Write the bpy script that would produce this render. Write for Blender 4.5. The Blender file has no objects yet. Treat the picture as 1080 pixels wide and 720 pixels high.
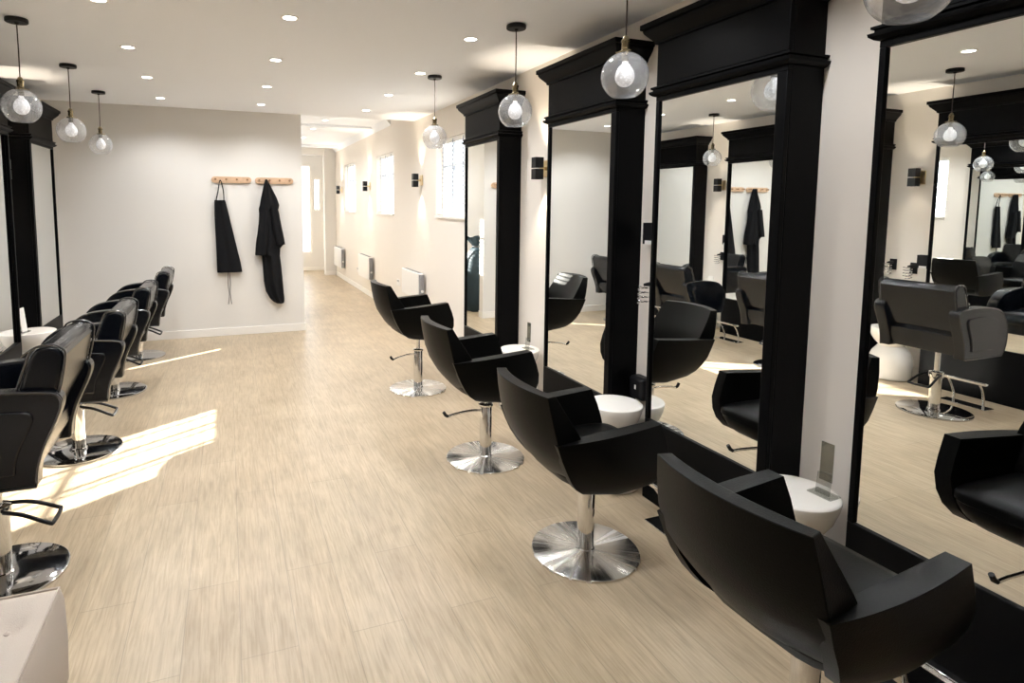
import bpy, bmesh, math, random
from mathutils import Vector, Matrix
random.seed(7)
SC = bpy.context.scene
COL = SC.collection
PI = math.pi

# ------------------------------------------------------------------ camera
F_PX, CX, CY = 633.6, 483.2, 276.9
YAW, PITCH, ROLL = 0.36538, 0.09407, 0.00567
cam_data = bpy.data.cameras.new('camera')
cam_data.sensor_fit = 'HORIZONTAL'; cam_data.sensor_width = 36.0
cam_data.lens = F_PX / 1080 * 36.0
cam_data.shift_x = (540 - CX) / 1080
cam_data.shift_y = -(360 - CY) / 1080
cam_data.clip_start = 0.02
cam = bpy.data.objects.new('camera', cam_data); COL.objects.link(cam)
Fv = Vector((math.sin(YAW) * math.cos(PITCH), math.cos(YAW) * math.cos(PITCH), -math.sin(PITCH)))
R0 = Vector((math.cos(YAW), -math.sin(YAW), 0)); U0 = R0.cross(Fv)
Rv = R0 * math.cos(ROLL) + U0 * math.sin(ROLL); Uv = U0 * math.cos(ROLL) - R0 * math.sin(ROLL)
M = Matrix((Rv, Uv, -Fv)).transposed().to_4x4(); M.translation = Vector((0, 0, 1.5))
cam.matrix_world = M
SC.camera = cam

# ------------------------------------------------------------------ world, sun, exposure
world = bpy.data.worlds.new('daylight'); SC.world = world; world.use_nodes = True
bg = world.node_tree.nodes['Background']
bg.inputs[0].default_value = (0.86, 0.93, 1.0, 1); bg.inputs[1].default_value = 2.3
sun_d = bpy.data.lights.new('sun', 'SUN'); sun_d.energy = 32.0; sun_d.angle = 0.009; sun_d.color = (1, 0.95, 0.86)
sun = bpy.data.objects.new('sun', sun_d); COL.objects.link(sun)
sun.rotation_euler = Vector((-1.62, -1.13, -1.0)).to_track_quat('-Z', 'Y').to_euler()
SC.view_settings.view_transform = 'Standard'; SC.view_settings.look = 'None'
SC.view_settings.gamma = 1.0; SC.view_settings.use_curve_mapping = False
SC.view_settings.exposure = 0.68
DOWN_W = 5.2          # one recessed ceiling light
SC.cycles.max_bounces = 14; SC.cycles.transparent_max_bounces = 24; SC.cycles.glossy_bounces = 8
SC.cycles.diffuse_bounces = 6

# ------------------------------------------------------------------ room dimensions
XR, XL = 2.169, -1.732        # right and left wall faces
YB = 7.312                    # coat wall
YN = -2.6                     # wall behind the camera
ZC = 2.531                    # ceiling
XC = 0.825                    # free end of the coat wall
YE = 13.25                    # opening at the end of the corridor
ZC2 = 2.71                    # corridor ceiling
DEPTH = 0.1795                # mirror face in front of the wall

# ------------------------------------------------------------------ materials
def new_mat(name):
    m = bpy.data.materials.new(name); m.use_nodes = True
    nt = m.node_tree; b = nt.nodes['Principled BSDF']
    return m, nt, b
def N(nt, t, **kw):
    n = nt.nodes.new(t)
    for k, v in kw.items(): setattr(n, k, v)
    return n
def simple(name, col, rough=0.5, metal=0.0, spec=0.5, bump=None, coat=0.0, aniso=0.0, var=0.0):
    m, nt, b = new_mat(name)
    b.inputs['Base Color'].default_value = (*col, 1); b.inputs['Roughness'].default_value = rough
    b.inputs['Metallic'].default_value = metal; b.inputs['Specular IOR Level'].default_value = spec
    b.inputs['Coat Weight'].default_value = coat; b.inputs['Coat Roughness'].default_value = 0.16
    if bump or var:
        tc = N(nt, 'ShaderNodeTexCoord'); nz = N(nt, 'ShaderNodeTexNoise')
        nt.links.new(tc.outputs['Object'], nz.inputs['Vector'])
        nz.inputs['Scale'].default_value = bump[0] if bump else 6
        nz.inputs['Detail'].default_value = 5
        if bump:
            bp = N(nt, 'ShaderNodeBump'); bp.inputs['Strength'].default_value = bump[1]; bp.inputs['Distance'].default_value = 0.01
            nt.links.new(nz.outputs['Fac'], bp.inputs['Height']); nt.links.new(bp.outputs['Normal'], b.inputs['Normal'])
        if var:
            mx = N(nt, 'ShaderNodeMix', data_type='RGBA')
            mx.inputs[6].default_value = (*[c * (1 - var) for c in col], 1); mx.inputs[7].default_value = (*[min(1, c * (1 + var)) for c in col], 1)
            nt.links.new(nz.outputs['Fac'], mx.inputs[0]); nt.links.new(mx.outputs[2], b.inputs['Base Color'])
    if aniso:
        b.inputs['Anisotropic'].default_value = aniso; b.inputs['Anisotropic Rotation'].default_value = 0.25
        tg = N(nt, 'ShaderNodeTangent', direction_type='RADIAL', axis='Z')
        nt.links.new(tg.outputs[0], b.inputs['Tangent'])
    return m

def floor_material():
    m, nt, b = new_mat('pale oak vinyl planks')
    tc = N(nt, 'ShaderNodeTexCoord'); sp = N(nt, 'ShaderNodeSeparateXYZ'); cb = N(nt, 'ShaderNodeCombineXYZ')
    nt.links.new(tc.outputs['Object'], sp.inputs[0])
    nt.links.new(sp.outputs['Y'], cb.inputs['X']); nt.links.new(sp.outputs['X'], cb.inputs['Y'])
    br = N(nt, 'ShaderNodeTexBrick'); nt.links.new(cb.outputs[0], br.inputs['Vector'])
    br.offset = 0.37; br.inputs['Scale'].default_value = 1.0
    br.inputs['Brick Width'].default_value = 1.22; br.inputs['Row Height'].default_value = 0.185
    br.inputs['Mortar Size'].default_value = 0.0016; br.inputs['Mortar Smooth'].default_value = 0.3; br.inputs['Bias'].default_value = 0.0
    br.inputs['Color1'].default_value = (0.485, 0.388, 0.268, 1); br.inputs['Color2'].default_value = (0.520, 0.424, 0.298, 1)
    br.inputs['Mortar'].default_value = (0.36, 0.295, 0.21, 1)
    mp = N(nt, 'ShaderNodeMapping'); mp.inputs['Scale'].default_value = (1.5, 11, 1)
    nt.links.new(cb.outputs[0], mp.inputs['Vector'])
    n1 = N(nt, 'ShaderNodeTexNoise'); n1.inputs['Scale'].default_value = 2.2; n1.inputs['Detail'].default_value = 8; n1.inputs['Roughness'].default_value = 0.62
    n1.inputs['Distortion'].default_value = 0.9
    nt.links.new(mp.outputs[0], n1.inputs['Vector'])
    r1 = N(nt, 'ShaderNodeValToRGB'); r1.color_ramp.elements[0].position = 0.33; r1.color_ramp.elements[1].position = 0.68
    r1.color_ramp.elements[0].color = (0.84, 0.825, 0.80, 1); r1.color_ramp.elements[1].color = (1.06, 1.06, 1.06, 1)
    nt.links.new(n1.outputs['Fac'], r1.inputs[0])
    n2 = N(nt, 'ShaderNodeTexNoise'); n2.inputs['Scale'].default_value = 2.6; n2.inputs['Detail'].default_value = 4
    nt.links.new(tc.outputs['Object'], n2.inputs['Vector'])
    r2 = N(nt, 'ShaderNodeValToRGB'); r2.color_ramp.elements[0].position = 0.3; r2.color_ramp.elements[1].position = 0.7
    r2.color_ramp.elements[0].color = (0.86, 0.85, 0.83, 1); r2.color_ramp.elements[1].color = (1.06, 1.06, 1.06, 1)
    nt.links.new(n2.outputs['Fac'], r2.inputs[0])
    a = N(nt, 'ShaderNodeMix', data_type='RGBA', blend_type='MULTIPLY'); a.inputs[0].default_value = 1
    nt.links.new(br.outputs['Color'], a.inputs[6]); nt.links.new(r1.outputs[0], a.inputs[7])
    c = N(nt, 'ShaderNodeMix', data_type='RGBA', blend_type='MULTIPLY'); c.inputs[0].default_value = 1
    nt.links.new(a.outputs[2], c.inputs[6]); nt.links.new(r2.outputs[0], c.inputs[7])
    mp2 = N(nt, 'ShaderNodeMapping'); mp2.inputs['Scale'].default_value = (2.0, 38, 1); nt.links.new(cb.outputs[0], mp2.inputs['Vector'])
    n3 = N(nt, 'ShaderNodeTexNoise'); n3.inputs['Scale'].default_value = 3.0; n3.inputs['Detail'].default_value = 6; n3.inputs['Distortion'].default_value = 0.5
    nt.links.new(mp2.outputs[0], n3.inputs['Vector'])
    r3 = N(nt, 'ShaderNodeValToRGB'); r3.color_ramp.elements[0].position = 0.36; r3.color_ramp.elements[1].position = 0.56
    r3.color_ramp.elements[0].color = (0.885, 0.865, 0.84, 1); r3.color_ramp.elements[1].color = (1.04, 1.04, 1.04, 1)
    nt.links.new(n3.outputs['Fac'], r3.inputs[0])
    d = N(nt, 'ShaderNodeMix', data_type='RGBA', blend_type='MULTIPLY'); d.inputs[0].default_value = 1
    nt.links.new(c.outputs[2], d.inputs[6]); nt.links.new(r3.outputs[0], d.inputs[7])
    nt.links.new(d.outputs[2], b.inputs['Base Color'])
    b.inputs['Roughness'].default_value = 0.36; b.inputs['Specular IOR Level'].default_value = 0.5
    bp = N(nt, 'ShaderNodeBump'); bp.inputs['Strength'].default_value = 0.12; bp.inputs['Distance'].default_value = 0.004
    nt.links.new(n1.outputs['Fac'], bp.inputs['Height']); nt.links.new(bp.outputs[0], b.inputs['Normal'])
    return m

def clear_glass(name, tint=(1, 1, 1), refl=1.0, base=0.0, glow_haze=0.0):
    m = bpy.data.materials.new(name); m.use_nodes = True; nt = m.node_tree
    for n in list(nt.nodes):
        if n.type != 'OUTPUT_MATERIAL': nt.nodes.remove(n)
    out = nt.nodes[0]
    tr = N(nt, 'ShaderNodeBsdfTransparent'); tr.inputs[0].default_value = (*tint, 1)
    gl = N(nt, 'ShaderNodeBsdfGlossy'); gl.inputs['Roughness'].default_value = 0.02
    lw = N(nt, 'ShaderNodeLayerWeight'); lw.inputs[0].default_value = 0.5
    fr = N(nt, 'ShaderNodeMath', operation='POWER'); fr.inputs[1].default_value = 4.0
    nt.links.new(lw.outputs['Facing'], fr.inputs[0])
    ma = N(nt, 'ShaderNodeMath', operation='MULTIPLY_ADD'); ma.inputs[1].default_value = refl; ma.inputs[2].default_value = base
    mx = N(nt, 'ShaderNodeMixShader')
    nt.links.new(fr.outputs[0], ma.inputs[0]); nt.links.new(ma.outputs[0], mx.inputs[0])
    nt.links.new(tr.outputs[0], mx.inputs[1]); nt.links.new(gl.outputs[0], mx.inputs[2])
    last = mx
    if glow_haze:
        df = N(nt, 'ShaderNodeBsdfDiffuse'); df.inputs[0].default_value = (0.85, 0.86, 0.88, 1)  # pale diffuse mixed into the glass, painting the whitish glow of the globes
        m2 = N(nt, 'ShaderNodeMixShader'); m2.inputs[0].default_value = glow_haze
        nt.links.new(mx.outputs[0], m2.inputs[1]); nt.links.new(df.outputs[0], m2.inputs[2]); last = m2
    nt.links.new(last.outputs[0], out.inputs[0])
    return m

def emitter(name, col, strength, crackle=False):
    m, nt, b = new_mat(name)
    b.inputs['Base Color'].default_value = (0.9, 0.9, 0.9, 1)
    b.inputs['Emission Color'].default_value = (*col, 1); b.inputs['Emission Strength'].default_value = strength
    if crackle:
        tc = N(nt, 'ShaderNodeTexCoord'); vo = N(nt, 'ShaderNodeTexVoronoi'); vo.inputs['Scale'].default_value = 85
        nt.links.new(tc.outputs['Object'], vo.inputs['Vector'])
        rp = N(nt, 'ShaderNodeMapRange'); rp.inputs[1].default_value = 0.1; rp.inputs[2].default_value = 0.6
        rp.inputs[3].default_value = strength * 2.0; rp.inputs[4].default_value = strength * 0.25
        nt.links.new(vo.outputs['Distance'], rp.inputs[0]); nt.links.new(rp.outputs[0], b.inputs['Emission Strength'])
    return m

MT = {}
MT['floor'] = floor_material()
MT['wall'] = simple('warm white wall paint', (0.81, 0.757, 0.692), 0.65, spec=0.3, bump=(60, 0.03))
MT['coatwall'] = simple('cream wall paint', (0.74, 0.715, 0.675), 0.7, spec=0.3, bump=(60, 0.03))
MT['ceiling'] = simple('white ceiling paint', (0.87, 0.89, 0.925), 0.8, spec=0.2)
MT['white'] = simple('white satin paint', (0.84, 0.81, 0.76), 0.4)
MT['bar'] = simple('grey window bars', (0.36, 0.39, 0.43), 0.5)
MT['tape'] = simple('grey blind tape', (0.30, 0.33, 0.38), 0.8)
MT['plastic'] = simple('white plastic', (0.83, 0.81, 0.78), 0.35)
MT['greyplastic'] = simple('grey plastic', (0.25, 0.25, 0.26), 0.4)
MT['blackpaint'] = simple('black satin paint', (0.0018, 0.0019, 0.0023), 0.40, spec=0.07, bump=(40, 0.03))
MT['blackplastic'] = simple('black plastic', (0.007, 0.007, 0.008), 0.4, spec=0.25)
MT['leather'] = simple('black leather', (0.0019, 0.0019, 0.0017), 0.40, spec=0.11, bump=(220, 0.10))
MT['leather2'] = simple('glossy black leather', (0.0018, 0.0028, 0.0050), 0.22, spec=0.42, bump=(180, 0.05), coat=0.12)
MT['piping'] = simple('shiny black piping', (0.02, 0.02, 0.022), 0.2, spec=0.9, coat=0.6)
MT['chrome'] = simple('chrome', (0.80, 0.80, 0.80), 0.08, metal=1)
MT['brushed'] = simple('brushed steel', (0.74, 0.73, 0.71), 0.23, metal=1, aniso=1.0)
def sunray(m):
    # radial brushing: the roughness changes with the angle round the disc
    nt = m.node_tree; b = nt.nodes['Principled BSDF']
    tc = N(nt, 'ShaderNodeTexCoord'); sp = N(nt, 'ShaderNodeSeparateXYZ'); at = N(nt, 'ShaderNodeMath', operation='ARCTAN2')
    nt.links.new(tc.outputs['Object'], sp.inputs[0]); nt.links.new(sp.outputs['Y'], at.inputs[0]); nt.links.new(sp.outputs['X'], at.inputs[1])
    nz = N(nt, 'ShaderNodeTexNoise', noise_dimensions='1D'); nz.inputs['Scale'].default_value = 4.5; nz.inputs['Detail'].default_value = 3
    nt.links.new(at.outputs[0], nz.inputs['W'])
    mr = N(nt, 'ShaderNodeMapRange'); mr.inputs[1].default_value = 0.38; mr.inputs[2].default_value = 0.62; mr.inputs[3].default_value = 0.17; mr.inputs[4].default_value = 0.30
    nt.links.new(nz.outputs['Fac'], mr.inputs[0]); nt.links.new(mr.outputs[0], b.inputs['Roughness'])
    bp = N(nt, 'ShaderNodeBump'); bp.inputs['Strength'].default_value = 0.13; bp.inputs['Distance'].default_value = 0.004
    nt.links.new(nz.outputs['Fac'], bp.inputs['Height']); nt.links.new(bp.outputs[0], b.inputs['Normal'])
sunray(MT['brushed'])
MT['polished'] = simple('polished steel', (0.60, 0.61, 0.63), 0.07, metal=1)
MT['brass'] = simple('aged brass', (0.33, 0.27, 0.16), 0.25, metal=1)
MT['gold'] = simple('pale brass', (0.78, 0.62, 0.36), 0.3, metal=1)
MT['cord'] = simple('brown cord', (0.035, 0.022, 0.018), 0.7)
MT['wood'] = simple('natural pine', (0.62, 0.42, 0.27), 0.5, var=0.25, bump=(30, 0.05))
MT['peg'] = simple('brown wood peg', (0.28, 0.15, 0.07), 0.5)
MT['cloth'] = simple('black cotton', (0.008, 0.008, 0.009), 0.9, spec=0.15, bump=(300, 0.1))
MT['string'] = simple('grey string', (0.06, 0.06, 0.06), 0.9)
MT['blue'] = simple('dark blue nylon', (0.008, 0.024, 0.034), 0.65, bump=(14, 0.6))
MT['taupe'] = simple('taupe linen', (0.52, 0.455, 0.395), 0.9, spec=0.15, bump=(420, 0.25), var=0.06)
MT['ceramic'] = simple('white lacquer', (0.86, 0.83, 0.78), 0.18)
MT['glass'] = clear_glass('clear glass', (0.985, 0.985, 0.985), 0.8, 0.045, 0.10)
MT['acrylic'] = clear_glass('clear acrylic', (0.80, 0.81, 0.79), 1.0, 0.05)
MT['smoke'] = clear_glass('grey acrylic', (0.42, 0.43, 0.40), 1.0, 0.10)
MT['pane'] = clear_glass('window pane', (1, 1, 1), 0.6, 0.0)
MT['bulb'] = emitter('crackle bulb', (0.97, 0.97, 1.0), 0.26, True)
MT['led'] = emitter('downlight diffuser', (1, 0.96, 0.88), 14)
MT['glow'] = emitter('sconce lens', (1, 0.86, 0.66), 6)
MT['mirror'] = simple('silvered mirror', (0.925, 0.95, 0.945), 0.0, metal=1)

# ------------------------------------------------------------------ mesh helpers
def obj(name, bm, mat, parent=None, smooth=True, bevel=0.0, seg=2, subsurf=0, label=None, angle=40):
    me = bpy.data.meshes.new(name)
    bmesh.ops.recalc_face_normals(bm, faces=bm.faces[:])
    bm.to_mesh(me); bm.free()
    me.materials.append(MT[mat] if isinstance(mat, str) else mat)
    if smooth:
        for p in me.polygons: p.use_smooth = True
        me.set_sharp_from_angle(angle=math.radians(angle))
    o = bpy.data.objects.new(name, me); COL.objects.link(o)
    if parent is not None: o.parent = parent
    if bevel:
        b = o.modifiers.new('bevel', 'BEVEL'); b.width = bevel; b.segments = seg; b.limit_method = 'ANGLE'; b.angle_limit = math.radians(35)
        b.harden_normals = False
    if subsurf:
        s = o.modifiers.new('subsurf', 'SUBSURF'); s.levels = subsurf; s.render_levels = subsurf
    if label: o['label'] = label
    return o
def B(): return bmesh.new()
def box(bm, x0, x1, y0, y1, z0, z1):
    v = [bm.verts.new(p) for p in ((x0,y0,z0),(x1,y0,z0),(x1,y1,z0),(x0,y1,z0),(x0,y0,z1),(x1,y0,z1),(x1,y1,z1),(x0,y1,z1))]
    for f in ((0,3,2,1),(4,5,6,7),(0,1,5,4),(1,2,6,5),(2,3,7,6),(3,0,4,7)): bm.faces.new([v[i] for i in f])
    return bm
def rings(bm, rs, closed=True, cap=True, loop=False):
    vs = [[bm.verts.new(p) for p in r] for r in rs]
    n = len(vs[0]); pairs = list(zip(vs, vs[1:]))
    if loop: pairs.append((vs[-1], vs[0]))
    for a, b in pairs:
        for i in range(n if closed else n - 1):
            j = (i + 1) % n
            bm.faces.new((a[i], a[j], b[j], b[i]))
    if cap and not loop:
        bm.faces.new(vs[0][::-1]); bm.faces.new(vs[-1])
    return bm
def lathe(bm, prof, seg=32, c=(0,0,0), loop=False, cap=True, axis='z'):
    rs = []
    for r, z in prof:
        ring = []
        for i in range(seg):
            t = 2 * PI * i / seg
            p = (r * math.cos(t), r * math.sin(t), z) if axis == 'z' else ((z, r * math.cos(t), r * math.sin(t)) if axis == 'x' else (r * math.cos(t), z, r * math.sin(t)))
            ring.append((c[0] + p[0], c[1] + p[1], c[2] + p[2]))
        rs.append(ring)
    return rings(bm, rs, True, cap, loop)
def tube(bm, pts, r, seg=10, closed=False):
    pts = [Vector(p) for p in pts]; n = len(pts); rs = []; up = None
    for i, p in enumerate(pts):
        if closed: t = pts[(i + 1) % n] - pts[i - 1]
        else: t = pts[min(i + 1, n - 1)] - pts[max(i - 1, 0)]
        t.normalize()
        if up is None: up = Vector((0,0,1)) if abs(t.z) < 0.9 else Vector((1,0,0))
        a = t.cross(up).normalized(); b = a.cross(t).normalized(); up = b
        rr = r[i] if isinstance(r, (list, tuple)) else r
        rs.append([p + (a * math.cos(2*PI*k/seg) + b * math.sin(2*PI*k/seg)) * rr for k in range(seg)])
    return rings(bm, rs, True, not closed, closed)
def smooth_pts(pts, sub=6):
    pts = [Vector(p) for p in pts]; out = []
    for i in range(len(pts) - 1):
        p0 = pts[max(i-1,0)]; p1 = pts[i]; p2 = pts[i+1]; p3 = pts[min(i+2,len(pts)-1)]
        for k in range(sub):
            t = k / sub
            out.append(0.5*((2*p1)+(p2-p0)*t+(2*p0-5*p1+4*p2-p3)*t*t+(3*p1-p0-3*p2+p3)*t**3))
    out.append(pts[-1]); return out
def lerp(tab, s):
    if s <= tab[0][0]: return tab[0][1]
    for (a, va), (b, vb) in zip(tab, tab[1:]):
        if s <= b: return va + (vb - va) * (s - a) / (b - a)
    return tab[-1][1]
def mold(bm, prof, D, w):
    """profile (outset, z) carried round three sides of a D x w plan standing against the wall plane x = 0"""
    rs = [[(0.0, -w/2-o, z), (D+o, -w/2-o, z), (D+o, w/2+o, z), (0.0, w/2+o, z)] for o, z in prof]
    return rings(bm, rs, True, True)
def prism(bm, poly, axis, a, b):
    """extrude a 2-D polygon along an axis"""
    def P(u, v, t): return {'x': (t,u,v), 'y': (u,t,v), 'z': (u,v,t)}[axis]
    return rings(bm, [[P(u,v,a) for u,v in poly], [P(u,v,b) for u,v in poly]])
def thing(name, label, cat, loc=(0,0,0), rz=0.0, group=None):
    o = bpy.data.objects.new(name, None); COL.objects.link(o); o.empty_display_size = 0.1
    o.location = loc; o.rotation_euler = (0,0,rz); o['label'] = label; o['category'] = cat
    if group: o['group'] = group
    return o
def dup(root, label, loc, rz=0.0):
    r = root.copy(); COL.objects.link(r); r.location = loc; r.rotation_euler = (0,0,rz); r['label'] = label
    def rec(src, dst):
        for ch in list(src.children):
            c = ch.copy(); COL.objects.link(c); c.parent = dst
            rec(ch, c)
    rec(root, r)
    return r
def structure(name, bm, mat, parent=None, bevel=0.0, smooth=False):
    o = obj(name, bm, mat, parent, smooth=smooth, bevel=bevel)
    if parent is None: o['kind'] = 'structure'
    return o

# ------------------------------------------------------------------ the room
structure('floor', box(B(), XL-0.3, XR+0.3, YN-0.2, 14.4, -0.12, 0.0), 'floor')
bm = B(); box(bm, XL-0.3, XR+0.3, YN-0.2, 7.2, ZC, ZC+0.4)
rings(bm, [[(x,7.2,ZC),(x,8.35,ZC2),(x,8.35,ZC2+0.2),(x,7.2,ZC+0.4)] for x in (XL-0.3, XR+0.3)])
box(bm, XL-0.3, XR+0.3, 8.35, 14.4, ZC2, ZC2+0.2)
structure('ceiling', bm, 'ceiling')
# right wall with three window openings
WINS = [(5.38, 6.37, 1.385, 2.21), (8.19, 9.23, 1.38, 2.25), (10.9, 11.92, 1.382, 2.28)]
bm = B(); y = YN - 0.2; WT = 0.16
for (a, b, z0, z1) in WINS:
    box(bm, XR, XR+WT, y, a, 0, 2.9); box(bm, XR, XR+WT, a, b, 0, z0); box(bm, XR, XR+WT, a, b, z1, 2.9); y = b
box(bm, XR, XR+WT, y, 14.4, 0, 2.9)
structure('wall_right', bm, 'wall')
structure('wall_left', box(B(), XL-0.15, XL, YN-0.2, YB+0.12, 0, 2.7), 'wall')
structure('wall_back', box(B(), XL, XC, YB, YB+0.12, 0, 2.7), 'coatwall')
structure('wall_near', box(B(), XL-0.15, XR+0.16, YN-0.2, YN, 0, 2.7), 'wall')
structure('wall_corridor', box(B(), 0.22, 0.34, YB+0.12, 14.4, 0, 2.9), 'coatwall')
# far end: pier, header over the opening and the wall of the room beyond
bm = B(); box(bm, 1.935, XR, YE-0.22, YE, 0, ZC2)
structure('wall_pier', bm, 'coatwall')
structure('wall_header', box(B(), 0.34, 1.935, YE-0.12, YE, 2.56, ZC2), 'white')
bm = B(); YF = 14.12
box(bm, 0.34, 1.05, YF, YF+0.12, 0, 2.8); box(bm, 1.05, 1.80, YF, YF+0.12, 0, 0.4); box(bm, 1.05, 1.80, YF, YF+0.12, 2.42, 2.8)
box(bm, 1.80, 1.83, YF, YF+0.12, 0, 2.8); box(bm, 1.83, 2.02, YF, YF+0.12, 0, 1.36); box(bm, 1.83, 2.02, YF, YF+0.12, 2.12, 2.8)
box(bm, 2.02, XR, YF, YF+0.12, 0, 2.8)
structure('wall_far', bm, 'coatwall')
# baseboards and trims
bm = B(); box(bm, XR-0.015, XR, 5.06, YE-0.24, 0, 0.085); structure('baseboard_right', bm, 'white', bevel=0.003)
bm = B(); box(bm, XL, XC+0.012, YB-0.013, YB, 0, 0.09); box(bm, XC, XC+0.012, YB, YB+0.12, 0, 0.09); structure('baseboard_back', bm, 'white', bevel=0.003)
structure('baseboard_left', box(B(), XL, XL+0.013, YN, YB-0.013, 0, 0.09), 'white', bevel=0.003)
bm = B(); box(bm, 1.922, XR-0.016, YE-0.235, YE-0.22, 0, 0.09); structure('baseboard_pier', bm, 'white', bevel=0.003)
structure('baseboard_far', box(B(), 0.34, XR, YF-0.013, YF, 0, 0.085), 'white', bevel=0.003)
structure('trim_1', prism(B(), [(XR-0.07, ZC2), (XR, ZC2-0.09), (XR, ZC2)], 'y', 8.35, YE-0.22), 'ceiling')
structure('trim_2', box(B(), 0.34, XR, 9.30, 9.42, ZC2-0.035, ZC2), 'ceiling')
structure('trim_3', box(B(), 0.34, XR, 12.4, 12.55, ZC2-0.05, ZC2), 'ceiling')

def window(idx, y0, y1, z0, z1, slats=True):
    """a sash window in the right wall: frame, glazing bars, pane, venetian blind"""
    bm = B(); xf0, xf1 = XR+0.07, XR+0.115; t = 0.035
    box(bm, xf0, xf1, y0, y0+t, z0, z1); box(bm, xf0, xf1, y1-t, y1, z0, z1)
    box(bm, xf0, xf1, y0+t, y1-t, z0, z0+t); box(bm, xf0, xf1, y0+t, y1-t, z1-t, z1)
    w = obj('window_%d' % idx, bm, 'white', smooth=False); w['kind'] = 'structure'
    bm = B()
    for k in (1, 2): yy = y0 + (y1-y0)*k/3; box(bm, xf0+0.01, xf1-0.01, yy-0.011, yy+0.011, z0+t, z1-t)
    zz = z0 + (z1-z0)*0.66; box(bm, xf0+0.008, xf1-0.008, y0+t, y1-t, zz-0.012, zz+0.012)
    obj('glazing_bars', bm, 'bar', w, smooth=False)
    obj('pane', box(B(), xf0+0.022, xf0+0.026, y0+t, y1-t, z0+t, z1-t), 'pane', w, smooth=False)
    obj('sill', box(B(), XR-0.02, XR+0.07, y0-0.0, y1+0.0, z0-0.02, z0+0.004), 'white', w, smooth=False, bevel=0.003)
    if slats:
        bm = B(); n = 17; yy0, yy1 = y0+0.02, y1-0.02
        for k in range(n):
            z = z0 + 0.05 + (z1-z0-0.1)*k/(n-1)
            # slats nearly level, tipped a little down into the room
            rings(bm, [[(XR+0.02, yy, z-0.005), (XR+0.045, yy, z+0.0012), (XR+0.045, yy, z+0.0032), (XR+0.02, yy, z-0.003)] for yy in (yy0, yy1)])
        obj('blind_slats', bm, 'white', w, smooth=False)
        bm = B()
        for k in range(3):
            yy = y0 + (y1-y0)*(0.2+0.3*k); box(bm, XR+0.012, XR+0.015, yy-0.008, yy+0.008, z0+0.03, z1-0.02)
            for q in range(n):
                z = z0 + 0.05 + (z1-z0-0.1)*q/(n-1); box(bm, XR+0.009, XR+0.013, yy-0.016, yy+0.016, z-0.008, z+0.008)
        obj('ladder_tapes', bm, 'tape', w, smooth=False)
        bm = B(); box(bm, XR+0.015, XR+0.05, yy0, yy1, z1-0.045, z1-0.003); box(bm, XR+0.018, XR+0.047, yy0, yy1, z0+0.02, z0+0.034)
        obj('blind_rails', bm, 'white', w, smooth=False)
    return w
for i, wn in enumerate(WINS): window(i+1, *wn)
def far_window(idx, x0, x1, z0, z1):
    bm = B(); t = 0.04; a, b = YF+0.03, YF+0.08
    box(bm, x0, x0+t, a, b, z0, z1); box(bm, x1-t, x1, a, b, z0, z1); box(bm, x0+t, x1-t, a, b, z0, z0+t); box(bm, x0+t, x1-t, a, b, z1-t, z1)
    w = obj('window_%d' % idx, bm, 'white', smooth=False); w['kind'] = 'structure'
    obj('pane', box(B(), x0+t, x1-t, a+0.02, a+0.024, z0+t, z1-t), 'pane', w, smooth=False)
    bm = B(); xm = (x0+x1)/2; box(bm, xm-0.012, xm+0.012, a+0.005, b-0.005, z0+t, z1-t); obj('glazing_bars', bm, 'white', w, smooth=False)
far_window(4, 1.05, 1.80, 0.4, 2.42); far_window(5, 1.83, 2.02, 1.36, 2.12)

# ------------------------------------------------------------------ mirror stations
def make_station(label, loc, rz, y0, y1, mirror_yaw=0.0):
    # y0..y1: the near and far ends; the stile at the far end is the narrower one
    w = y1 - y0; loc = (loc, (y0+y1)/2, 0); far = -1 if rz else 1; sf, sn = 0.022, 0.047
    ma, mb = (-w/2+sf, w/2-sn) if far < 0 else (-w/2+sn, w/2-sf)
    t = thing('mirror_station', label, 'mirror', loc, rz, 'tall black framed mirror stations')
    D = 0.191; zb, zt = 0.42, 2.014; st = 0.048
    bm = B(); box(bm, 0, 0.168, -w/2, w/2, 0, 2.33); obj('carcass', bm, 'blackpaint', t, bevel=0.002)
    mc = (ma+mb)/2; hw = (mb-ma)/2 + 0.004
    mi = obj('mirror', box(B(), -0.0115, 0, -hw, hw, zb-0.004, zt+0.004), 'mirror', t, smooth=False)
    mi.location = (DEPTH, mc, 0); mi.rotation_euler.z = mirror_yaw
    for s in (-1, 1):
        a, b = (-w/2, ma) if s < 0 else (mb, w/2)
        obj('stile', box(B(), 0.168, D, a, b, zb, zt), 'blackpaint', t, bevel=0.003)
    obj('base_panel', box(B(), 0.168, D, -w/2, w/2, 0, zb), 'blackpaint', t, bevel=0.003)
    obj('head_rail', box(B(), 0.168, D, -w/2, w/2, zt, 2.09), 'blackpaint', t, bevel=0.002)
    bm = mold(B(), [(0.001, 2.036), (0.012, 2.040), (0.024, 2.050), (0.026, 2.060), (0.012, 2.064), (0.012, 2.070), (0.020, 2.074), (0.020, 2.082), (0.001, 2.086)], D, w)
    obj('lower_moulding', bm, 'blackpaint', t, angle=25)
    obj('frieze', box(B(), 0.168, D, -w/2, w/2, 2.09, 2.33), 'blackpaint', t, bevel=0.002)
    bm = mold(B(), [(0.001, 2.285), (0.010, 2.288), (0.012, 2.300), (0.018, 2.306), (0.030, 2.320), (0.046, 2.338), (0.052, 2.350), (0.052, 2.356), (0.062, 2.360), (0.062, 2.384), (0.0, 2.385)], D, w)
    obj('cornice', bm, 'blackpaint', t, angle=25)
    return t
make_station('black mirror station on the right wall nearest the window with the blind', XR, PI, 4.293, 5.017)
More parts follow.
